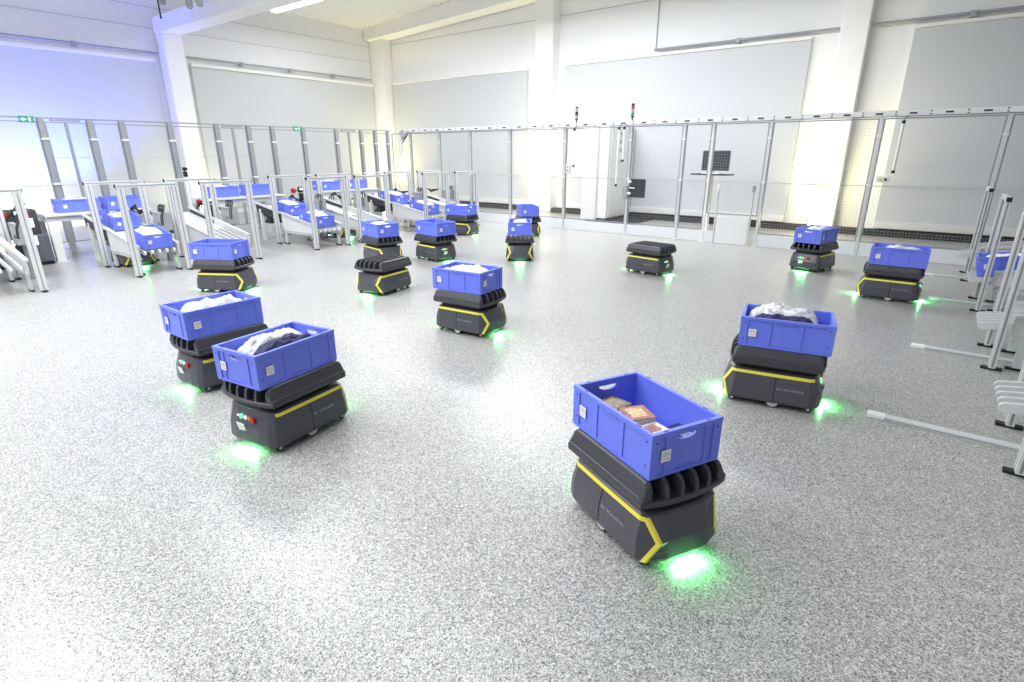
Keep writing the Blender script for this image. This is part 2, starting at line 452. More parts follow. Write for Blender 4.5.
# white slotted cable tray on top of the rear fence
t = thing('cable_tray', 'long white slotted cable tray running along the top of the rear fence', 'cable tray', (0, VF, 2.236))
b = MB(); b.box((-12.5, -0.05, 0), (4.5, -0.04, 0.09), M['white']); b.box((-12.5, 0.04, 0), (4.5, 0.05, 0.09), M['white']); b.box((-12.5, -0.05, 0), (4.5, 0.05, 0.008), M['white'])
i = 0; x = -12.3
while x < 4.4:
    if i % 2 == 0: b.box((x - 0.05, -0.0515, 0.032), (x + 0.05, -0.049, 0.058), M['ink'])
    else:
        b.box((x - 0.012, -0.0515, 0.058), (x + 0.012, -0.049, 0.076), M['ink']); b.box((x - 0.012, -0.0515, 0.016), (x + 0.012, -0.049, 0.034), M['ink'])
    x += 0.225; i += 1
b.build('tray', t)
b = MB(); b.prism([(-12.5, -0.62), (-12.42, -0.62), (-12.42, 0.0), (-12.5, 0.0)], 1, -0.04, 0.04, M['white'])
b.prism([(-12.42, -0.3), (-12.42, -0.2), (-12.12, 0.0), (-12.24, 0.0)], 1, -0.03, 0.03, M['white']); b.build('corner_bracket', t)

# exit signs on the left fence
def exit_sign(y, label):
    t = thing('exit_sign', label, 'sign', (UF + 0.06, y, 2.21))
    b = MB(); b.box((-0.015, -0.1, 0), (0.015, 0.1, 0.11), M['exit'], 0.003); b.build('plate', t)
    b = MB()                                            # arrow and running figure
    b.prism([(-0.085, 0.052), (-0.04, 0.085), (-0.04, 0.065), (-0.005, 0.065), (-0.005, 0.04), (-0.04, 0.04), (-0.04, 0.02)], 0, 0.0155, 0.018, M['pict'])
    b.prism([(0.02, 0.02), (0.04, 0.03), (0.05, 0.02), (0.06, 0.03), (0.05, 0.05), (0.065, 0.065), (0.055, 0.075), (0.03, 0.07), (0.02, 0.05), (0.035, 0.05)], 0, 0.0155, 0.018, M['pict'])
    b.prism([(0.04 + 0.01 * math.cos(a * PI / 4), 0.09 + 0.01 * math.sin(a * PI / 4)) for a in range(8)], 0, 0.0155, 0.018, M['pict'])
    b.build('pictogram', t)
exit_sign(3.0, 'green exit sign on the left fence by the blue-lit wall')
exit_sign(8.2, 'small green exit sign on the left fence near the hall corner')

# ------------------------------------------------------------------ transport robot
KS = 0.969                                              # true size of robots and bins against their drawing size
ZD = 0.4225                                              # deck height
LV = [0.046, 0.148, 0.262]
HALF = [  # per level: outline of the +y half from the front (chevron) end to the panel end
    [(.302, 0), (.297, .11), (.262, .198), (.232, .218), (0, .220), (-.22, .218), (-.262, .203), (-.286, .168), (-.300, .10), (-.304, 0)],
    [(.298, 0), (.294, .10), (.291, .148), (.226, .214), (0, .216), (-.22, .213), (-.257, .200), (-.280, .164), (-.292, .10), (-.296, 0)],
    [(.268, 0), (.264, .10), (.238, .182), (.220, .195), (0, .197), (-.21, .195), (-.236, .184), (-.250, .150), (-.257, .10), (-.260, 0)]]
HALF = [[(x * 1.13 + .022, y * 1.09) for x, y in h] for h in HALF]
def lerp(a, c, t): return [a[i] + (c[i] - a[i]) * t for i in range(len(a))]
def level(z):
    if z <= LV[1]: t = (z - LV[0]) / (LV[1] - LV[0]); A, B_ = HALF[0], HALF[1]
    else: t = (z - LV[1]) / (LV[2] - LV[1]); A, B_ = HALF[1], HALF[2]
    return [lerp(p, q, t) for p, q in zip(A, B_)]
def full(h): return h + [(x, -y) for x, y in h[-2:0:-1]]
def side_y(x, z):
    h = level(z)
    for p, q in zip(h[2:], h[3:]):
        if q[0] <= x <= p[0]:
            t = (x - p[0]) / (q[0] - p[0]); return p[1] + (q[1] - p[1]) * t
    return 0.2
TEXT_MESH = None
def lettering():
    global TEXT_MESH
    if TEXT_MESH is None:
        c = bpy.data.curves.new('lettering', 'FONT'); c.body = 'SSI SCHAEFER'; c.size = 0.0235; c.extrude = 0.0006; c.offset = 0.0; c.space_character = 1.25
        o = bpy.data.objects.new('lettering', c); COL.objects.link(o)
        bpy.context.view_layer.update()
        TEXT_MESH = bpy.data.meshes.new_from_object(o.evaluated_get(bpy.context.evaluated_depsgraph_get()))
        TEXT_MESH.materials.clear(); TEXT_MESH.materials.append(M['text'])
        bpy.data.objects.remove(o)
    return TEXT_MESH

def make_robot():
    t = thing('transport_robot', 'x', 'robot', (0, 0, 0), 0, 'low transport robots on the hall floor')
    b = MB()
    rings = [[(x * .985, y * .98, LV[0]) for x, y in full(HALF[0])]]
    for z in (0.060, 0.10, LV[1], 0.20, LV[2]): rings.append([(x, y, z) for x, y in full(level(z))])
    rings.append([(x * .955, y * .94, 0.272) for x, y in full(HALF[2])])
    b.loft(rings, M['shell'])
    for s in (1, -1):                                   # seam between front and rear cover
        zs = [0.060, 0.150, 0.258]
        vs = [(dx, s * (side_y(0, z) + 0.0012), z) for z in zs for dx in (-0.003, 0.003)]
        b.add(vs, [[0, 1, 3, 2], [2, 3, 5, 4]], M['black'])
    b.build('body', t)
    for s in (1, -1):                                   # yellow trim: along the side, round the front corner
        b = MB(); e = 0.002
        xs = [-.244, -.2153, -.1, 0, .1, .2706]
        lo, hi = 0.2385, 0.2605
        vs = []
        for x in xs:
            vs += [(x, s * (side_y(x, lo) + e), lo), (x, s * (side_y(x, hi) + e), hi)]
        fs = [[2 * i, 2 * i + 2, 2 * i + 3, 2 * i + 1] for i in range(len(xs) - 1)]
        b.add(vs, fs, M['yellow'])
        def band(z, w1=0.019, w2=0.013):
            h = level(z); P_, S_, E_ = Vector(h[2]), Vector(h[3]), Vector(h[1])
            nn = Vector(((S_ - P_).y, -(S_ - P_).x)).normalized()
            if nn.dot(P_) < 0: nn = -nn
            n2 = Vector((1, 0.15)).normalized()
            a = P_ + (S_ - P_).normalized() * w1 + nn * e
            c = P_ + (nn + n2) * e * 0.9
            d = P_ + (E_ - P_).normalized() * w2 + n2 * e
            return [(q.x, s * q.y, z) for q in (a, c, d)]
        st = [band(z) for z in (0.048, 0.10, 0.148, 0.200, 0.2385, 0.2605)]
        vs = [p for g in st for p in g]
        b.add(vs, [[3 * i + k, 3 * i + k + 1, 3 * i + k + 4, 3 * i + k + 3] for i in range(5) for k in (0, 1)], M['yellow'])
        hA, hB = level(lo), level(hi)
        b.add([(hA[3][0], s * (hA[3][1] + e), lo), st[4][0], st[5][0], (hB[3][0], s * (hB[3][1] + e), hi)], [[0, 1, 2, 3]], M['yellow'])
        b.build('trim_stripe', t)
        o = bpy.data.objects.new('lettering', lettering()); COL.objects.link(o); o.parent = t
        tilt = math.atan2(side_y(0, .1) - side_y(0, .2), 0.1) * 0.9
        if s < 0:
            o.location = (0.012, -(side_y(0.1, .155) + .0015), 0.150); o.rotation_euler = (PI / 2 - tilt, 0, 0)
        else:
            o.location = (-0.012, side_y(0.1, .155) + .0015, 0.150); o.rotation_euler = (PI / 2 - tilt, 0, PI)
    b = MB(); b.prism([(.27, -.11), (.27, .11), (.21, .18), (-.21, .18), (-.27, .11), (-.27, -.11), (-.21, -.18), (.21, -.18)], 2, 0.272, 0.318, M['black']); b.build('turntable', t)
    # deck: curved tray with two outer ribs and four fins leaving five open slots
    b = MB()
    def xe(y): return 0.283 + 0.034 * (1 - (y / 0.235) ** 2)
    ys = [-.235 + .47 * i / 16 for i in range(17)]
    out = [(xe(y), y) for y in ys] + [(-xe(y), y) for y in ys[::-1]]
    b.loft([[(x * .96, y * .95, .276) for x, y in out], [(x, y, .284) for x, y in out], [(x, y, .300) for x, y in out], [(x * .985, y * .985, .305) for x, y in out]], M['deck'])
    def fin(y0, y1, top):
        x = xe((y0 + y1) / 2) - 0.004
        pr = [(-x, .303), (x, .303), (x, .338), (x - .008, .358), (x - .022, .372), (x - .045, top), (-x + .045, top), (-x + .022, .372), (-x + .008, .358), (-x, .338)]
        b.prism(pr, 1, y0, y1, M['deck'])
    for yc in (-.1155, -.0385, .0385, .1155): fin(yc - .0095, yc + .0095, .3795)
    for s in (1, -1):
        prof = [(.181, .303), (.181, .3795), (.196, .3795), (.206, .374), (.226, .330), (.227, .322), (.234, .320), (.236, .305), (.230, .303)]
        def sec(x, k): return [(x, s * y, .303 + (z - .303) * k) for y, z in prof]
        b.loft([sec(-.285, .55), sec(-.277, .8), sec(-.262, .95), sec(-.240, 1), sec(.240, 1), sec(.262, .95), sec(.277, .8), sec(.285, .55)], M['deck'])
    b.v = [(x * 1.02 + .012, y * 1.04, .310 + (z - .276) * .1255 / .1035) for x, y, z in b.v]
    b.build('load_deck', t)
    # operator panel on the rear end
    def px(z): return level(z)[8][0] - 0.002
    for y, m, r, d in ((.095, 'white_btn', .007, .004), (.060, 'green_btn', .014, .008), (.020, 'white_btn', .012, .007), (-.018, 'orange_btn', .013, .007), (-.060, 'red', .018, .018)):
        b = MB(); x = px(.205); b.tube([(x + .008, y, .205), (x - d, y, .205)], r, M[m], 12); b.build('emergency_button' if m == 'red' else 'button', t)
    b = MB(); x = px(.135) - .003
    b.box((-.002, .005, .108), (.002, .075, .175), M['sticker'], 0, Matrix.Translation((x, 0, 0)) @ Matrix.Translation((0, 0, .137)) @ Matrix.Rotation(R(-11), 4, 'Y') @ Matrix.Translation((0, 0, -.137)))
    b.build('type_plate', t)
    for s in (1, -1):
        b = MB(); b.tube([(0, s * .18, .050), (0, s * .218, .050)], .050, M['black'], 20); b.tube([(0, s * .213, .050), (0, s * .221, .050)], .041, M['hub'], 20); b.build('drive_wheel', t)
        for xx in (.275, -.235):
            b = MB(); b.tube([(xx, s * .172, .023), (xx, s * .196, .023)], .023, M['black'], 14); b.tube([(xx, s * .19, .023), (xx, s * .199, .023)], .012, M['hub'], 12)
            b.box((xx - .012, s * .176, .027), (xx + .012, s * .186, .056), M['black']); b.build('caster', t)
    b = MB(); b.box((-.27, -.17, .030), (.31, .17, .054), M['black'], .005); b.build('underbody', t)
    for s in (1, -1):
        b = MB(); b.box((s * .312 + .02, -.10, .042), (s * .326 + .02, .10, .051), M['green_led'], .002); b.build('light_strip', t)
        lamp('floor_light', 'AREA', (s * .345 + .02, 0, .044), 1.5, (0.18, 1.0, 0.27), (.15, .02), (s * .37 + .02, 0, -.03), parent=t)
    return t

ROBOTS = [  # u, v, heading, label
    (-0.930, 2.246, -26.2, 'dark grey transport robot nearest the camera, under the open blue bin of books'),
    (-3.184, 1.700, 97.8, 'dark grey robot with glowing button panel, front one of the two on the left'),
    (-4.438, 1.888, 90.3, 'dark grey robot half hidden behind the front left robot, button panel showing'),
    (-0.712, 4.220, 191.1, 'dark grey robot at right centre, broadside with white wheel hub, under bagged bin'),
    (-3.712, 4.114, 5.5, 'dark grey robot in the middle of the floor carrying a bin with white bag'),
    (-3.36, 7.97, 171.8, 'empty dark robot without a bin, standing alone before the rear fence'),
    (-5.76, 4.74, 278.2, 'empty dark robot with bare ribbed deck, in front of another laden robot'),
    (-1.44, 9.73, 76.4, 'robot with white panel standing before the bright right-hand column'),
    (-0.27, 8.31, 180.6, 'dark robot broadside at right, laden, closest to the right-hand stations'),
    (-7.54, 3.44, 30.3, 'laden robot on the left at the exit of the second transfer station'),
    (-7.47, 6.10, 347.8, 'laden robot directly behind the empty ribbed robot at centre left'),
    (-6.82, 6.78, 172.3, 'laden robot with white panel, right of the one behind the empty ribbed robot'),
    (-8.61, 9.39, 4.3, 'laden robot parked at the mouth of the rear left transfer station'),
    (-5.71, 7.72, 305.9, 'robot seen end on with two yellow chevrons, near the rear fence'),
    (-7.30, 10.15, 317.5, 'robot mostly hidden behind the end-on robot, farthest along the rear fence'),
    (-10.26, 3.285, 0.0, 'robot in shadow underneath the forks of the first left transfer station'),
    (-10.26, 7.28, 0.0, 'robot in the dark underneath the fourth left transfer station'),
    (1.55, 6.10, 180.0, 'robot hidden under the third right-hand transfer station, only green glow showing'),
]
proto = make_robot()
for i, (u, v, a, lab) in enumerate(ROBOTS):
    o = proto if i == 0 else copy_tree(proto)
    q = .014 if i < 15 else 0.0
    o.location = (u * KS + q * math.cos(R(a)), v * KS + q * math.sin(R(a)), 0) if i < 15 else (u, v, 0); o.rotation_euler = (0, 0, R(a)); o.scale = (KS, KS, KS); o['label'] = lab

# ------------------------------------------------------------------ blue storage bin
def arch(b, axis, s, face, c0, zc, w, h, m, r=.003):
    pts = []
    for i in range(9):
        a = PI * i / 8
        p = (c0 + math.cos(a) * w / 2, zc + math.sin(a) * h)
        pts.append((face * s, p[0], p[1]) if axis == 0 else (p[0], face * s, p[1]))
    b.tube(pts, r, m, 6)
def make_bin():
    t = thing('storage_bin', 'x', 'bin', (0, 0, 0), 0, 'blue plastic storage bins')
    b = MB(); m = M['blue']; H = .216
    b.box((-.288, -.188, .004), (.288, .188, .014), m)
    for s in (1, -1):
        b.box((-.293, s * .180, .002), (.293, s * .191, .212), m)
        hole = [(math.cos(a) * .058, .182 + math.sin(a) * .026) for a in [PI + PI * i / 10 for i in range(11)]]
        b.plate_hole([(-.181, .002), (.181, .002), (.181, .212), (-.181, .212)], hole, 0, s * .280, s * .291, m)
        # rim, foot band
        b.box((-.300, s * .179, .194), (.300, s * .200, H), m, .003)
        b.box((s * .279, -.180, .194), (s * .300, .180, H), m, .003)
        b.box((-.297, s * .186, 0), (.297, s * .197, .016), m, .002)
        b.box((s * .286, -.19, 0), (s * .297, .19, .016), m, .002)
        for q in (1, -1):                               # corner pillars
            b.box((q * .246, s * .186, .012), (q * .298, s * .198, .198), m, .002)
            b.box((q * .286, s * .150, .012), (q * .2985, s * .1985, .198), m, .002)
        for x in (-.1, .1): b.box((x - .007, s * .188, .014), (x + .007, s * .1965, .196), m, .002)
        for y in (-.112, .112): b.box((s * .288, y - .007, .014), (s * .2965, y + .007, .196), m, .002)
        arch(b, 1, s, .192, 0, .012, .12, .018, m); arch(b, 0, s, .292, 0, .012, .13, .018, m)
        b.box((-.06, s * .1965, .184), (.06, s * .2005, .190), m, .002)
        for q in (1, -1):                               # small dark peg holes
            for z in (.06, .175): b.box((q * .266 - .004, s * .1975, z - .004), (q * .266 + .004, s * .1986, z + .004), M['bindark'])
            b.box((s * .298, q * .170 - .004, .17), (s * .2992, q * .170 + .004, .178), M['bindark'])
            b.box((q * .2 - .014, s * .190 - .003, H - .001), (q * .2 + .014, s * .190 + .003, H + .0006), M['bindark'])
            b.box((s * .290 - .003, q * .12 - .012, H - .001), (s * .290 + .003, q * .12 + .012, H + .0006), M['bindark'])
    b.build('body', t)
    for k in range(4):
        b = MB(); w, h = .052, .056
        b.box((0, 0, 0), (w, .0012, h), M['sticker'])
        x = .007
        while x < w - .008:
            q = random.choice((.0012, .002, .003)); b.box((x, -.0004, .024), (x + q, .0002, .047), M['ink_soft']); x += q + .0026
        b.box((.010, -.0004, .010), (w - .010, .0002, .0155), M['ink_soft'])
        o = b.build('barcode_label', t)
        if k == 0: o.location = (-.238, -.1995, .075)
        if k == 1: o.location = (.238, .1995, .075); o.rotation_euler.z = PI
        if k == 2: o.location = (.2998, -.142, .075); o.rotation_euler.z = PI / 2
        if k == 3: o.location = (-.2998, .142, .075); o.rotation_euler.z = -PI / 2
    # long-side labels stand in the corner bay, proud of the pillar
    return t

def bag_mesh(seed, lx=.23, ly=.145, h=.085, mname='film', amp=.03):
    b = MB(); nx, ny = 34, 24; vs = []; fs = []
    for side in (1, -1):
        for j in range(ny + 1):
            for i in range(nx + 1):
                x, y = -1 + 2 * i / nx, -1 + 2 * j / ny
                e = max(0.0, (1 - abs(x) ** 4)) ** .33 * max(0.0, (1 - abs(y) ** 4)) ** .33
                n1 = noise.noise(Vector((x * 2.1 + seed * 7, y * 2.1, seed)))
                n2 = noise.noise(Vector((x * 6 + seed * 3, y * 6, seed + 5)))
                z = h * e * (.9 + .14 * n1 + .10 * n2) if side > 0 else -.012 * e
                k = 1 + .05 * noise.noise(Vector((x * 3, y * 3, seed + 9)))
                vs.append((x * lx * k, y * ly * k, z + .013))
    W = (nx + 1)
    for s in (0, 1):
        o = s * W * (ny + 1)
        for j in range(ny):
            for i in range(nx):
                q = [o + j * W + i, o + j * W + i + 1, o + (j + 1) * W + i + 1, o + (j + 1) * W + i]
                fs.append(q if s == 0 else q[::-1])
    b.add(vs, fs, M[mname], True)
    return b
def place_in(bin_o, dx, dy, dz, mb, name, label, cat, rz=0, group=None):
    o = mb.build(name)
    c = bin_o.matrix_basis
    o.location = c @ Vector((dx, dy, dz)); e = bin_o.rotation_euler.copy(); e.z += rz; o.rotation_euler = e; o.scale = bin_o.scale
    return tag(o, label, cat, group)

BINPROTO = make_bin(); used = [False]
def new_bin(u, v, z, a, label, tilt=0.0):
    o = BINPROTO if not used[0] else copy_tree(BINPROTO)
    used[0] = True
    o.location = (u, v, z); o.rotation_euler = (0, tilt, R(a)); o.scale = (KS, KS, KS); o['label'] = label
    return o
RB = [  # robot index, bin heading, label of the bin, content
    (0, -26.2, 'open blue bin holding a heap of books, nearest the camera', 'books'),
    (1, 97.8, 'blue bin with bag and navy garment, on the front left robot', 'bag+'),
    (2, 90.3, 'blue bin with pale bag on the robot half hidden at left', 'bag'),
    (3, 11.1, 'blue bin heaped with bagged dark clothes, on the broadside robot right of centre', 'bag++'),
    (4, 5.5, 'blue bin with white bag on the robot in the middle of the floor', 'bag'),
    (7, 76.4, 'blue bin covered by white film before the bright right-hand column', 'bag'),
    (8, 0.6, 'blue bin with clear film on the robot by the right-hand stations', 'bagl'),
    (9, 30.3, 'empty-looking blue bin on the robot at the second left station', None),
    (10, 347.8, 'blue bin filled with white paper, on the robot behind the empty ribbed robot', 'paper'),
    (11, 352.3, 'open blue bin on the robot with white panel at centre left', None),
    (12, 4.3, 'blue bin on the robot at the mouth of the rear left station', 'bagl'),
    (13, 305.9, 'blue bin end on with white film, on the robot with two chevrons', 'bag'),
    (14, 317.5, 'blue bin on the half hidden robot farthest along the rear fence', None),
]
GB = 'film bags inside the bins'
for k, (ri, a, lab, cont) in enumerate(RB):
    u, v = ROBOTS[ri][:2]
    o = new_bin(u * KS, v * KS, ZD, a, lab)
    where = lab.split(' on the ')[-1] if ' on the ' in lab else lab.split(' before ')[-1]
    if cont in ('bag', 'bag+', 'bagl', 'bag++'):
        dx = {1: 0.02, 2: 0.03}.get(k, 0)
        if cont == 'bag++':
            place_in(o, -.03, .055, .014, bag_mesh(k, .245, .112, .245), 'plastic_bag', 'wrinkled pale film bag bulging above the rim of the broadside bin right of centre', 'bag', 0, GB)
            place_in(o, -.03, -.117, .014, bag_mesh(k + 30, .23, .050, .222, 'navy'), 'folded_garment', 'dark navy garment along the front wall of the broadside bin right of centre', 'garment')
        elif cont == 'bag+':
            place_in(o, .02, .072, .014, bag_mesh(k, .235, .095, .21), 'plastic_bag', 'wrinkled white film bag in the bin on the front left robot', 'bag', 0, GB)
            place_in(o, -.02, -.100, .014, bag_mesh(k + 30, .22, .068, .222, 'navy'), 'folded_garment', 'navy garment beside the film bag in the front left bin', 'garment')
        else:
            place_in(o, .02, .0, .014, bag_mesh(k, .24, .145, .215 if cont == 'bag' else .205), 'plastic_bag', 'film bag in the bin on the ' + where if ' on the ' in lab else 'pale film bag in the bin before ' + where, 'bag', 0, GB)
    elif cont == 'paper':
        place_in(o, 0, 0, .014, bag_mesh(k, .25, .155, .2, 'paper'), 'paper_padding', 'crumpled white paper filling the bin behind the empty ribbed robot', 'paper')
    elif cont == 'books':
        GK = 'books heaped in the nearest bin'
        def book(dx, dy, dz, rz, w, d, h, cov, panel, label, tx=0, ty=0):
            t = thing('book', label, 'book', (0, 0, 0), 0, GK)
            base = o.matrix_basis @ Matrix.Translation((dx, dy, dz)) @ Matrix.Rotation(R(rz), 4, 'Z') @ Matrix.Rotation(R(tx), 4, 'X') @ Matrix.Rotation(R(ty), 4, 'Y')
            t.location = base.translation; t.rotation_euler = base.to_euler()
            b = MB(); c = mat('cover_paint', cov, .35, vary=(60, tuple(x * .5 for x in cov)))
            b.box((-w / 2, -d / 2, 0), (w / 2, d / 2, .0025), c); b.box((-w / 2, -d / 2, h - .0025), (w / 2, d / 2, h), c); b.box((-w / 2, -d / 2, 0), (-w / 2 + .003, d / 2, h), c)
            b.build('cover', t)
            b = MB(); b.box((-w / 2 + .003, -d / 2 + .003, .0025), (w / 2 - .003, d / 2 - .003, h - .0025), M['paper']); b.build('pages', t)
            b = MB(); p = mat('cover_print', panel, .4, vary=(45, tuple(x * .45 for x in panel)))
            b.box((-w * .32, -d * .34, h), (w * .34, d * .30, h + .0006), p); b.build('cover_print', t)
        z0 = .0145
        book(-.144, -.06, z0, 2, .165, .17, .105, (.12, .08, .05), (.35, .28, .15), 'thick brown book at the far end of the heap in the nearest bin')
        book(.042, -.06, z0, -1, .17, .17, .100, (.3, .08, .05), (.6, .45, .3), 'dark red book at the bottom of the heap under the orange one')
        book(.202, -.06, z0, 1, .13, .17, .085, (.62, .6, .57), (.15, .12, .12), 'white book at the bottom of the heap by the short wall')
        book(-.145, -.06, z0 + .107, 14, .125, .11, .03, (.14, .09, .05), (.4, .3, .18), 'brown patterned book on top at the far end of the heap')
        book(.010, -.045, z0 + .103, -12, .135, .125, .045, (.42, .09, .045), (.78, .55, .28), 'red and orange book with cream panel on top of the heap')
        book(.143, -.075, z0 + .102, 5, .09, .14, .03, (.75, .73, .68), (.45, .14, .12), 'white book with red print in the middle of the heap')
        book(.234, -.07, z0 + .087, -4, .07, .14, .028, (.10, .08, .10), (.6, .55, .55), 'slim dark book with white print beside the short wall of the nearest bin')
        book(.17, .115, z0, 6, .17, .10, .075, (.04, .05, .12), (.3, .32, .42), 'dark blue glossy book lying alone beside the heap')

# ------------------------------------------------------------------ transfer stations
TH = math.atan(0.16)
def profile_post(b, x, y, z0, z1, wx=.045, wy=.09):
    b.box((x - wx / 2, y - wy / 2, z0), (x + wx / 2, y + wy / 2, z1), M['alu'], .004)
    for s in (1, -1):
        b.box((x - .007, y + s * (wy / 2 + .0004) - .0006, z0 + .01), (x + .007, y + s * (wy / 2 + .0004) + .0006, z1 - .01), M['alu_dark'])
        b.box((x + s * (wx / 2 + .0004) - .0006, y - .006, z0 + .01), (x + s * (wx / 2 + .0004) + .0006, y + .006, z1 - .01), M['alu_dark'])
def make_station(tip, zt, box_side, PH=1.295):
    t = thing('transfer_station', 'x', 'conveyor')
    HW = .355
    for x in (0, -1.25):
        for s in (1, -1):
            b = MB(); profile_post(b, x, s * HW, .02, PH - .045); p = b.build('post', t)
            b = MB(); b.box((x - .07, s * HW - .025, 0), (x + .07, s * HW + .025, .02), M['black'], .004); b.build('foot', p)
        b = MB(); b.box((x - .0225, -HW - .05, PH - .045), (x + .0225, HW + .05, PH), M['alu'], .004)
        for q in (.0232, -.0232): b.box((x + q - .0006, -HW - .03, PH - .028), (x + q + .0006, HW + .03, PH - .017), M['alu_dark'])
        p = b.build('top_bar', t)
        for s in (1, -1):
            b = MB(); b.box((x - .024, s * (HW + .05), PH - .047), (x + .024, s * (HW + .058), PH + .002), M['black'], .002); b.build('end_cap', p)
    def zs(x): return zt + (tip - x) * .16
    # fork of five rounded fins at the lower end
    for i in range(5):
        y = -.20 + .1 * i
        b = MB(); prf = []
        for k in range(7):
            a = -PI / 2 + PI * k / 6
            prf.append((tip - .03 + .03 * math.cos(a), zs(tip - .03) - .032 + .030 * math.sin(a)))
        x0 = tip - 1.15
        prf += [(x0, zs(x0) - .002), (x0, zs(x0) - .040)]
        b.prism(prf, 1, y - .013, y + .013, M['alu']); b.build('fin', t)
    # chute bed and side cheeks
    x0, x1 = -2.1, tip - .82
    b = MB(); b.loft([[(x0, -.25, zs(x0) - .03), (x0, .25, zs(x0) - .03), (x0, .25, zs(x0) - .008), (x0, -.25, zs(x0) - .008)],
                      [(x1, -.25, zs(x1) - .03), (x1, .25, zs(x1) - .03), (x1, .25, zs(x1) - .008), (x1, -.25, zs(x1) - .008)]], M['sheet'])
    b.build('chute_bed', t)
    for s in (1, -1):
        y0, y1 = s * .262, s * .274
        b = MB(); xa, xb = -1.2, min(-.06, tip - .03)
        b.prism([(xa, zs(xa) + .06), (xb, zs(xb) + .045), (xb, zs(xb) - .09), (xa + .02, zs(xb) - .09)], 1, y0, y1, M['sheet'])
        c = b.build('side_cheek', t)
        b = MB()
        for q0, q1 in ((xa, xb), (x0, xa)):
            b.loft([[(q0, s * .245, zs(q0) + .06), (q0, s * .30, zs(q0) + .06), (q0, s * .30, zs(q0) + .085), (q0, s * .245, zs(q0) + .085)],
                    [(q1, s * .245, zs(q1) + .05), (q1, s * .30, zs(q1) + .05), (q1, s * .30, zs(q1) + .075), (q1, s * .245, zs(q1) + .075)]], M['alu'])
        b.build('guide_rail', t)
        b = MB(); b.loft([[(x0, y0, zs(x0) - .1), (x0, y1, zs(x0) - .1), (x0, y1, zs(x0) + .05), (x0, y0, zs(x0) + .05)],
                          [(xa, y0, zs(xa) - .1), (xa, y1, zs(xa) - .1), (xa, y1, zs(xa) + .05), (xa, y0, zs(xa) + .05)]], M['belt'])
        b.build('belt_side', t)
        b = MB(); b.box((-1.15, s * .262 - .02, .225), (-.08, s * .262 + .02, .250), M['alu'], .003); b.build('lower_rail', t)
        for xl in (-1.12, -.16):
            b = MB(); b.box((xl - .03, s * .262 - .02, .02), (xl + .03, s * .262 + .02, .27), M['alu'], .004); p = b.build('leg', t)
            b = MB(); b.box((xl - .09, s * .262 - .02, 0), (xl + .07, s * .262 + .02, .02), M['black'], .004); b.build('foot', p)
        b = MB(); b.box((-2.0, s * .25 - .03, 0), (-1.93, s * .25 + .03, zs(-2.0) - .03), M['sheet'], .004); b.build('leg', t)
    # drive unit under the chute, control box with looped cables
    b = MB(); b.box((-2.1, -.2, .34), (-1.75, .2, .55), M['belt'], .01); b.tube([(-1.9, -.245, .44), (-1.9, .245, .44)], .05, M['box'], 12); b.build('drive_unit', t)
    y = box_side
    b = MB(); b.box((-1.20, y - .09, .50), (-.93, y + .09, .80), M['box'], .012); b.box((-1.19, y - .095, .76), (-.94, y + .095, .785), M['alu_dark']); c = b.build('control_box', t)
    b = MB()
    for k in range(3):
        b.tube([(-2.0 + .1 * k, y - .16, .72), (-1.85, y - .14 + .03 * k, .84 + .02 * k), (-1.6, y - .13, .80 - .03 * k), (-1.35, y - .12 + .02 * k, .82), (-1.2, y - .05, .72)], .012, M['black'], 6)
    b.build('cable_loom', t)
    b = MB(); b.box((-1.10, y - .03, 0), (-1.04, y + .03, .5), M['alu_dark'], .004); b.build('stand', c)
    b = MB(); b.box((-1.30, y - .07, .30), (-1.12, y + .07, .47), M['belt'], .01); b.tube([(-1.21, y - .10, .38), (-1.21, y + .10, .38)], .05, M['black'], 12); b.build('motor', c)
    for k in range(4):
        q = -1.16 + .06 * k
        b = MB(); b.tube([(q, y, .80), (q - .01, y + .01, .87), (q + .03, y + .02, .91), (q + .09, y, .88), (q + .13, y - .07, .74), (q + .15, y - .09, .60)], .009, M['black'], 6); b.build('cable', c)
    return t

LEFT = [(1.47, 'aluminium transfer station cut by the left picture edge'),
        (3.285, 'aluminium transfer station with a yellow-filled bin, second from the left picture edge'),
        (4.40, 'aluminium transfer station with bare slats behind the laden robot, third from left'),
        (6.235, 'aluminium transfer station holding two bins with white paper, fourth from left'),
        (7.28, 'aluminium transfer station behind the empty ribbed robot, fifth from left'),
        (9.07, 'aluminium transfer station next to the last one in the left row'),
        (10.10, 'last aluminium transfer station of the left row, nearest the rear fence')]
SG = 'transfer stations along the left side'
st = make_station(-.03, .345, .50)
for i, (v, lab) in enumerate(LEFT):
    o = st if i == 0 else copy_tree(st)
    o.location = (-9.05, v, 0); o['label'] = lab; o['group'] = SG
RIGHT = [(10.14, 'aluminium transfer station at right nearest the rear fence'),
         (8.27, 'right-hand aluminium transfer station holding a blue bin'),
         (6.10, 'right-hand aluminium transfer station with five stacked-looking fins, second nearest'),
         (4.16, 'right-hand aluminium transfer station nearest the camera, cut by the picture edge')]
st2 = make_station(.15, .345, -.50, 1.25)
for i, (v, lab) in enumerate(RIGHT):
    o = st2 if i == 0 else copy_tree(st2)
    o.location = (0.585 + (-.08, -.01, .02, .06)[i], v, 0); o.rotation_euler = (0, 0, PI); o['label'] = lab; o['group'] = 'transfer stations along the right side'

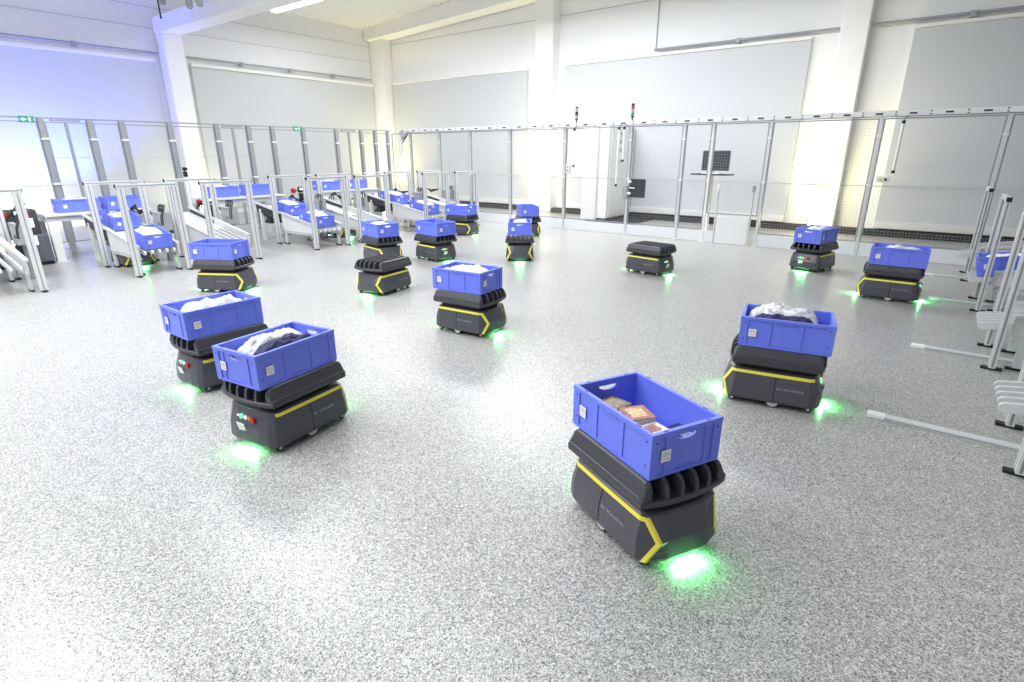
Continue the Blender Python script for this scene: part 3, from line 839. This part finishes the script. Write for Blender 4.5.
# bins on the stations
def zl(u): return .345 + (-9.08 - u) * .16
def station_bin(u, v, lab, cont=None, clab='', seed=0):
    o = new_bin(u, v, zl(u) + .012, 0, lab, TH)
    if cont:
        if cont == 'film': place_in(o, 0, 0, .014, bag_mesh(seed, .245, .155, .185), 'plastic_bag', clab, 'bag', 0, GB)
        else: place_in(o, 0, 0, .014, bag_mesh(seed, .255, .16, .22, cont), 'paper_padding' if cont == 'paper' else 'packed_goods', clab, 'paper' if cont == 'paper' else 'goods')
    return o
station_bin(-9.42, 3.30, 'blue bin with pale yellow goods on the forks of the second left station', 'yellow_cloth', 'pale yellow packed goods in the bin on the second left station', 41)
station_bin(-10.55, 3.32, 'blue bin higher on the chute behind the yellow-filled bin', 'film', 'pale film bag in the bin behind the yellow-filled one', 42)
station_bin(-9.50, 6.24, 'blue bin with white paper, lower of two on the fourth left station', 'paper', 'white paper in the lower bin on the fourth left station', 43)
station_bin(-10.45, 6.26, 'blue bin with white paper, upper of two on the fourth left station', 'paper', 'white paper in the upper bin on the fourth left station', 44)
station_bin(-9.50, 9.09, 'blue bin with white goods, lower of two on the station second from the rear fence', 'paper', 'white paper in the lower bin near the rear fence', 45)
station_bin(-10.55, 9.11, 'blue bin with white goods, upper of two on the station second from the rear fence', 'paper', 'white paper in the upper bin near the rear fence', 46)
o = new_bin(0.78, 8.28, .345 + .16 * .345 + .012, 180, 'blue bin on the right-hand station, seen through the posts', TH)
place_in(o, 0, 0, .014, bag_mesh(47, .25, .155, .2, 'paper'), 'paper_padding', 'white paper showing at the rim of the bin on the right-hand station', 'paper')

# ------------------------------------------------------------------ work tables behind the left stations
def work_table(v0, v1, z, label):
    t = thing('work_table', label, 'table', (-11.72, (v0 + v1) / 2, 0), 0, 'work tables behind the left stations')
    h = (v1 - v0) / 2
    b = MB(); b.box((-.42, -h, z - .035), (.40, h, z), M['sheet'], .006); b.build('tabletop', t)
    b = MB(); b.box((-.40, -h + .02, z - .12), (.36, h - .02, z - .035), M['alu'], .004); b.build('apron', t)
    for x in (-.36, .33):
        for s in (1, -1):
            b = MB(); b.box((x - .05, s * (h - .08) - .06, .02), (x + .05, s * (h - .08) + .06, z - .12), M['white'], .006); p = b.build('leg', t)
            b = MB(); b.box((x - .08, s * (h - .08) - .09, 0), (x + .08, s * (h - .08) + .09, .02), M['sheet'], .003); b.build('foot', p)
work_table(2.55, 4.10, .77, 'white work table with blue bins behind the second left station')
work_table(5.1, 6.75, .86, 'white work table with bins behind the third and fourth left stations')
work_table(7.7, 9.3, .87, 'white work table with bins before the hall corner')
for v, z, a, lab in ((3.10, .77, 90, 'blue bin lengthwise on the nearest work table, left one'),
                     (3.78, .77, 90, 'blue bin on the nearest work table, right one behind a fence post'),
                     (5.55, .86, 90, 'blue bin on the middle work table, left one'),
                     (6.32, .86, 80, 'blue bin on the middle work table, turned, right one'),
                     (8.10, .87, 90, 'blue bin on the far work table, left one'),
                     (8.82, .87, 90, 'blue bin on the far work table, right one')):
    o = new_bin(-11.70, v, z, a, lab)
    if v in (3.10, 5.55, 8.10):
        place_in(o, 0, 0, .014, bag_mesh(v * 3, .25, .155, .215), 'plastic_bag', 'pale film bag in the left bin on the ' + {3.10: 'nearest', 5.55: 'middle', 8.10: 'far'}[v] + ' work table', 'bag', 0, GB)

def terminal(u, v, z, rz, label):
    t = thing('scanner_terminal', label, 'terminal', (u, v, 0), rz, 'scanner terminals between the left stations')
    b = MB(); b.box((-.09, -.09, 0), (.09, .09, .015), M['black'], .004); b.box((-.02, -.02, .015), (.02, .02, z), M['alu'], .003); b.build('pole', t)
    b = MB(); b.box((.0, -.04, z - .42), (.05, .12, z - .08), M['black'], .008); b.box((.05, -.02, z - .40), (.07, .10, z - .25), M['belt'], .008); b.build('scanner_housing', t)
    b = MB(); b.box((.0, -.05, z - .06), (.06, .10, z + .06), M['black'], .008); c = b.build('display', t)
    b = MB(); b.box((.0605, -.02, z - .01), (.0625, .05, z + .04), M['pict']); b.build('screen', c)
    b = MB(); b.box((.0, .10, z - .07), (.05, .15, z + .06), M['red'], .015); b.build('side_guard', c)
    b = MB(); b.tube([(.0, -.15, z - .02), (.02, -.15, z - .02), (.06, -.15, z - .02), (.08, -.15, z - .02)], [.04, .055, .055, .035], M['red'], 14)
    b.box((.0, -.12, z - .03), (.02, -.04, z - .01), M['black']); b.build('red_lamp_head', t)
terminal(-11.0, 4.96, .86, R(-20), 'scanner terminal with red head, beside the third left station')
terminal(-11.5, 7.22, .93, R(-20), 'scanner terminal with red head, in front of the middle work table end')
terminal(-11.05, 2.15, .84, R(-10), 'scanner terminal with red head, at the blue-lit workplace by the left edge')

# packing machine with lit screens at the left
t = thing('packing_machine', 'dark packing machine with glowing screens at the left, lit blue', 'machine', (-11.55, 2.15, 0))
b = MB(); b.box((-.35, -.38, .05), (.25, .38, .48), M['machine'], .03); b.box((-.32, -.36, 0), (.22, .36, .05), M['black']); b.build('cabinet', t)
b = MB(); b.box((-.30, -.30, .48), (.10, .34, .86), M['belt'], .03); b.build('print_unit', t)
b = MB(); b.tube([(-.05, -.36, .70), (-.05, -.28, .70)], .14, M['red'], 20); b.tube([(-.05, -.37, .70), (-.05, -.27, .70)], .03, M['black'], 12); b.build('ribbon_reel', t)
for y, z in ((-.14, .36), (.14, .40), (.18, .66)):
    b = MB(); b.box((.25 if z < .5 else .10, y - .085, z - .07), (.262 if z < .5 else .112, y + .085, z + .07), M['screen'], .004); b.build('screen', t)
b = MB(); b.tube([(-.1, .2, .86), (.0, .25, .95), (.12, .1, .93), (.16, 0, .80), (.14, -.1, .70)], .012, M['black'], 6); b.build('cable', t)

# camera mast in front of the left column
t = thing('camera_mast', 'slim white mast with small dark camera before the bright left column', 'camera', (-11.6, 4.9, 0))
b = MB(); b.tube([(0, 0, 0.01), (0, 0, 1.28)], .022, M['white'], 10); b.tube([(0, 0, 0), (0, 0, .02)], .12, M['white'], 16); b.build('mast', t)
b = MB(); b.box((-.03, -.03, 1.28), (.03, .03, 1.37), M['black'], .006); b.tube([(0.02, 0, 1.42), (.07, 0, 1.42)], .03, M['black'], 10); b.box((-.03, -.03, 1.39), (.03, .03, 1.45), M['black'], .008); b.tube([(0, 0, 1.36), (0, 0, 1.40)], .012, M['black'], 8); b.build('camera_head', t)

# ------------------------------------------------------------------ things at the rear fence
def sensor_bar(u, v, z0, z1, tilt, label):
    t = thing('sensor_bar', label, 'sensor', (u, v, z0), 0, 'white sensor bars hanging on the rear fence')
    h = z1 - z0
    b = MB(); b.tube([(0, 0, .04), (tilt, 0, h - .04)], .022, M['white'], 10); b.build('tube', t)
    for z, x in ((0, 0), (h - .04, tilt)):
        b = MB(); b.tube([(x, 0, z), (x, 0, z + .045)], .026, M['black'], 10); b.build('end_cap', t)
    b = MB(); b.tube([(tilt, 0, h), (tilt + .02, .02, h + .06), (tilt + .06, .02, 2.225 - z0)], .006, M['ink'], 6); b.build('cable', t)
sensor_bar(-0.70, 11.06, 1.38, 2.17, 0.0, 'white sensor bar on the fence right of the right-hand column')
sensor_bar(-6.70, 11.06, 1.40, 2.2, 0.0, 'white sensor bar left of the white cabinet')
sensor_bar(-5.50, 11.06, 1.52, 2.2, 0.0, 'short white sensor bar at the gate post')
sensor_bar(-5.62, 11.06, 1.02, 2.2, 0.0, 'long white sensor bar beside the gate post')
t = thing('switch_box', 'small white switch box with yellow buttons on the fence below a sensor bar', 'switch', (-0.82, VF - .042, 1.28))
b = MB(); b.box((-.09, -.03, -.05), (.09, .04, .05), M['white'], .006); b.build('housing', t)
for x, m in ((-.03, 'yellow'), (.04, 'ink')):
    b = MB(); b.tube([(x, -.03, 0), (x, -.045, 0)], .02, M[m], 12); b.build('button', t)
t = thing('switch_box', 'small white switch box at the left end of the gate bay', 'switch', (-6.86, VF - .042, 1.36))
b = MB(); b.box((-.05, -.03, -.10), (.05, .04, .10), M['white'], .006); b.build('housing', t)
for z in (-.04, .04):
    b = MB(); b.tube([(0, -.03, z), (0, -.045, z)], .02, M['box'], 12); b.build('button', t)

def stack_light(u, cols, label):
    t = thing('stack_light', label, 'signal light', (u, VF - .02, 2.33), 0)
    b = MB(); b.tube([(0, 0, -.02), (0, 0, .06)], .014, M['black'], 8); b.tube([(0, 0, .055), (0, 0, .075)], .036, M['black'], 14); b.build('base', t)
    z = .075
    for c in cols:
        b = MB(); b.tube([(0, 0, z), (0, 0, z + .07)], .033, M[c], 14); b.build('lens', t); z += .072
    b = MB(); b.tube([(0, 0, z), (0, 0, z + .03)], [.033, .028], M['black'], 14); b.build('cap', t)
stack_light(-5.37, ('lens_green', 'box', 'red'), 'red-topped stack light above the gate of the rear fence')
stack_light(-6.70, ('box', 'black', 'box'), 'dark signal light on the fence rail left of the coloured stack light')

t = thing('gate_lock', 'dark square gate lock panel with handle on the rear fence', 'panel', (-5.32, VF - .06, .80))
b = MB(); b.box((0.02, -.02, 0), (.36, .02, .38), M['laptop'], .006); b.build('plate', t)
b = MB(); b.tube([(.03, -.02, .20), (.03, -.07, .20), (.16, -.075, .19)], .012, M['hub'], 8); b.build('handle', t)
b = MB(); b.box((-.14, -.03, -.02), (-.03, .03, .24), M['box'], .006); b.build('lock_case', t)
for z in (.06, .30):
    b = MB(); b.box((-.03, -.03, z), (.05, .025, z + .05), M['white'], .004); b.build('hinge', t)

# white board between two low barrier posts
t = thing('barrier_board', 'white board between two slim low posts at the rear fence gap', 'barrier', (-3.12, VF - .06, 0))
b = MB(); b.box((-.30, -.012, .01), (.30, .012, .53), M['white'], .004); b.build('board', t)
for s in (1, -1):
    b = MB(); b.tube([(s * .325, 0, 0), (s * .325, 0, 1.02)], .018, M['alu'], 10); p = b.build('post', t)
    b = MB(); b.box((s * .325 - .025, -.025, 1.0), (s * .325 + .025, .025, 1.12), M['box' if s > 0 else 'white'], .006); b.build('sensor_head', p)

# computer stand behind the fence
t = thing('computer_stand', 'white computer stand with dark monitor and keyboard shelf behind the rear fence', 'computer stand', (-3.92, 12.35, 0), R(-12))
b = MB(); b.box((-.17, -.04, .02), (-.07, .04, 1.62), M['white'], .006); b.build('pole', t)
b = MB(); b.box((-.40, -.28, 0), (.16, .28, .025), M['white'], .008); b.build('base', t)
b = MB(); b.box((-.42, -.34, 1.25), (.42, -.02, 1.28), M['laptop'], .006); b.build('shelf', t)
b = MB(); b.box((-.31, -.10, 1.34), (.31, -.06, 1.74), M['laptop'], .01); b.build('monitor', t)
b = MB(); b.box((-.18, -.30, 1.28), (.22, -.16, 1.30), M['white'], .004); b.build('keyboard', t)

# tall white cabinet behind the fence
t = thing('electrical_cabinet', 'tall white electrical cabinet behind the rear fence, left of the gate', 'cabinet', (-6.80, 13.55, 0))
b = MB(); b.box((-.60, -.70, .10), (0.02, .70, 2.32), M['white'], .01); b.box((-.58, -.68, 0), (0, .68, .10), M['mat_dark']); b.build('body', t)
b = MB(); b.box((0.02, -.58, .14), (.035, .64, 2.28), M['white'], .004); d = b.build('door', t)
b = MB()
for z in (1.72, 1.92): b.box((.036, -.16, z), (.040, .0, z + .09), M['ink_soft'])
b.prism([(-.08, 2.05), (.0, 2.18), (-.16, 2.18)], 0, .036, .040, M['ink_soft']); b.tube([(.036, -.1, 1.5), (.05, -.1, 1.5)], .04, M['ink_soft'], 12); b.build('symbols', d)
b = MB(); b.box((-.66, -.80, .06), (-.24, -.70, 2.34), M['sheet'], .01)
for k in range(20): b.box((-.62, -.806, .12 + k * .055), (-.28, -.80, .145 + k * .055), M['kick'])
b.build('cooling_duct', t)
t = thing('floor_grate', 'dark floor mat along the foot of the white electrical cabinet', 'mat', (-6.35, 13.3, 0))
b = MB(); b.box((-.35, -.75, 0), (.35, .95, .02), M['mat_dark'], .004)
for k in range(16): b.box((-.33, -.73 + k * .105, .02), (.33, -.70 + k * .105, .026), M['black'])
b.build('grid', t)

# ------------------------------------------------------------------ floor guide strips
def strip(u0, u1, v, label, grp):
    t = thing('floor_guide', label, 'guide rail', (u0, v, 0), 0, grp)
    b = MB(); b.box((0, -.032, 0), (u1 - u0, .032, .024), M['alu'], .005); b.box((.06, -.0325, .008), (u1 - u0 - .06, .0325, .013), M['alu_dark']); b.build('rail', t)
    b = MB(); b.box((-.005, -.036, 0), (.10, .036, .027), M['white'], .006); b.build('end_piece', t)
for v, u0, d in ((4.16, -.11, 'nearest the camera'), (6.04, .05, 'second from the camera'), (8.27, .12, 'third from the camera, beside the broadside robot'), (9.95, .03, 'farthest from the camera, behind the broadside robot')):
    strip(u0, 2.8, v, 'metal floor guide rail at right, ' + d, 'floor guide rails at right')
